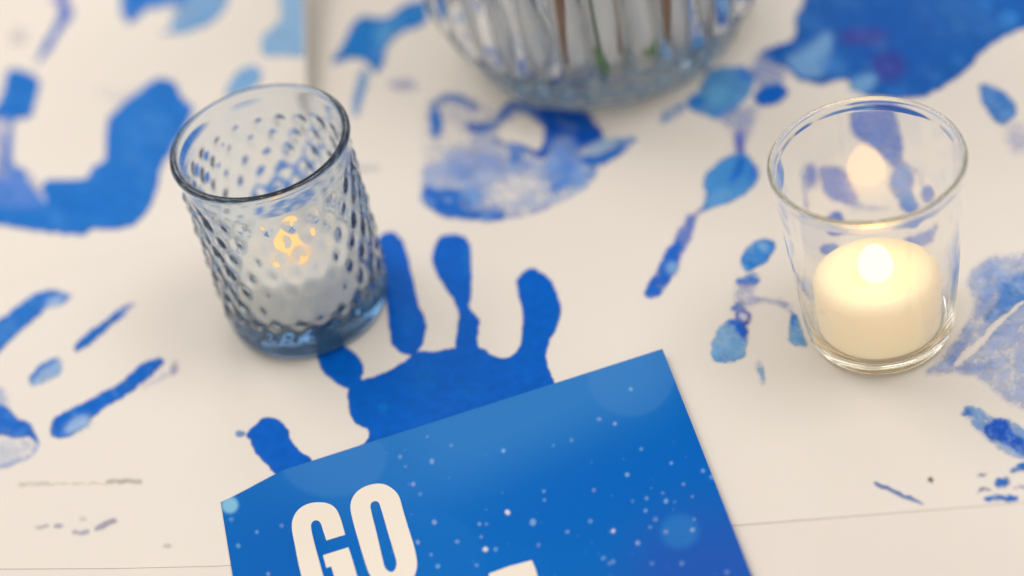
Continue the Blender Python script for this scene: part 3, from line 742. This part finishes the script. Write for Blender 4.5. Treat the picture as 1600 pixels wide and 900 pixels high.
stem_m, nt, b = pmat('brown_stem', (.38, .17, .05), .6)
stem_g, nt, b = pmat('green_stem', (.09, .17, .04), .55)
leaf_m, nt, b = pmat('green_leaf', (.12, .33, .05), .5)
def tube(pts, rads, seg=12):
    P = catmull(pts, 6, False); Rr = np.interp(np.linspace(0, 1, len(P)), np.linspace(0, 1, len(rads)), rads); V, Q = [], []
    for i, p in enumerate(P):
        t = P[min(i + 1, len(P) - 1)] - P[max(i - 1, 0)]; t /= np.linalg.norm(t); u = np.cross(t, [0, 1, .1]); u /= np.linalg.norm(u); w = np.cross(t, u)
        for k in range(seg):
            a = 2 * math.pi * k / seg; V.append(p + Rr[i] * (math.cos(a) * u + math.sin(a) * w))
    for i in range(len(P) - 1):
        for k in range(seg):
            Q.append((i * seg + k, i * seg + (k + 1) % seg, (i + 1) * seg + (k + 1) % seg, (i + 1) * seg + k))
    Q = Q + [tuple(range(seg - 1, -1, -1)), tuple((len(P) - 1) * seg + k for k in range(seg))]
    return mesh('stem', V, Q)
def leaf(parent, base_p, tip, wid):
    base_p = np.array(base_p, float); tip = np.array(tip, float); d = tip - base_p; s = np.cross(d, [.2, -.4, 1]); s /= np.linalg.norm(s); n = np.cross(s, d); n /= np.linalg.norm(n)
    V, Q = [], []
    for i in range(9):
        t = i / 8; w = wid * math.sin(math.pi * t ** .8) + 1e-4
        for k in (-1, 0, 1): V.append(base_p + d * t + s * w * k + n * (.25 * w * abs(k) - .1 * np.linalg.norm(d) * t * t))
    for i in range(8):
        for k in range(2): Q.append((i * 3 + k, i * 3 + k + 1, i * 3 + k + 4, i * 3 + k + 3))
    o = link('leaf', mesh('leaf', V, Q), leaf_m, parent); sm = o.modifiers.new('t', 'SOLIDIFY'); sm.thickness = .0006
def stem(foot, bend, top, rad, mat, label, leaves=()):
    r = empty('flower_stem', (VB[0] + foot[0], VB[1] + foot[1], .0)); tag(r, label, 'stem')
    f = np.array(foot); P = [np.array(p) - [foot[0], foot[1], 0] for p in (foot, bend, top)]
    link('stalk', tube(P, [rad, rad * .95, rad * .8]), mat, r)
    for b_, t_, w in leaves: leaf(r, np.array(b_) - [foot[0], foot[1], 0], np.array(t_) - [foot[0], foot[1], 0], w)
stem((-.010, -.036, .013), (-.016, -.034, .07), (-.012, -.008, .235), .0023, stem_m, 'reddish brown stem in the vase, left of the green leaf', [((-.013, -.02, .20), (-.055, -.03, .245), .010)])
stem((.027, -.036, .013), (.020, -.034, .07), (.008, -.006, .24), .0025, stem_m, 'tan brown stem in the vase, right of centre', [((.012, -.012, .2), (.055, -.03, .24), .011)])
stem((-.001, -.042, .0125), (.004, -.02, .08), (-.004, .006, .24), .0011, stem_g, 'slender green stem standing in the middle of the vase with a leaf at its foot', [((-.004, -.0445, .0135), (.007, -.0475, .022), .0055), ((0, 0, .2), (.01, .05, .25), .010)])
stem((.042, -.022, .016), (.034, -.030, .07), (.012, .01, .235), .0014, stem_m, 'thin reddish stem in the vase, nearest the right side', [((.036, -.034, .055), (.026, -.046, .064), .004)])
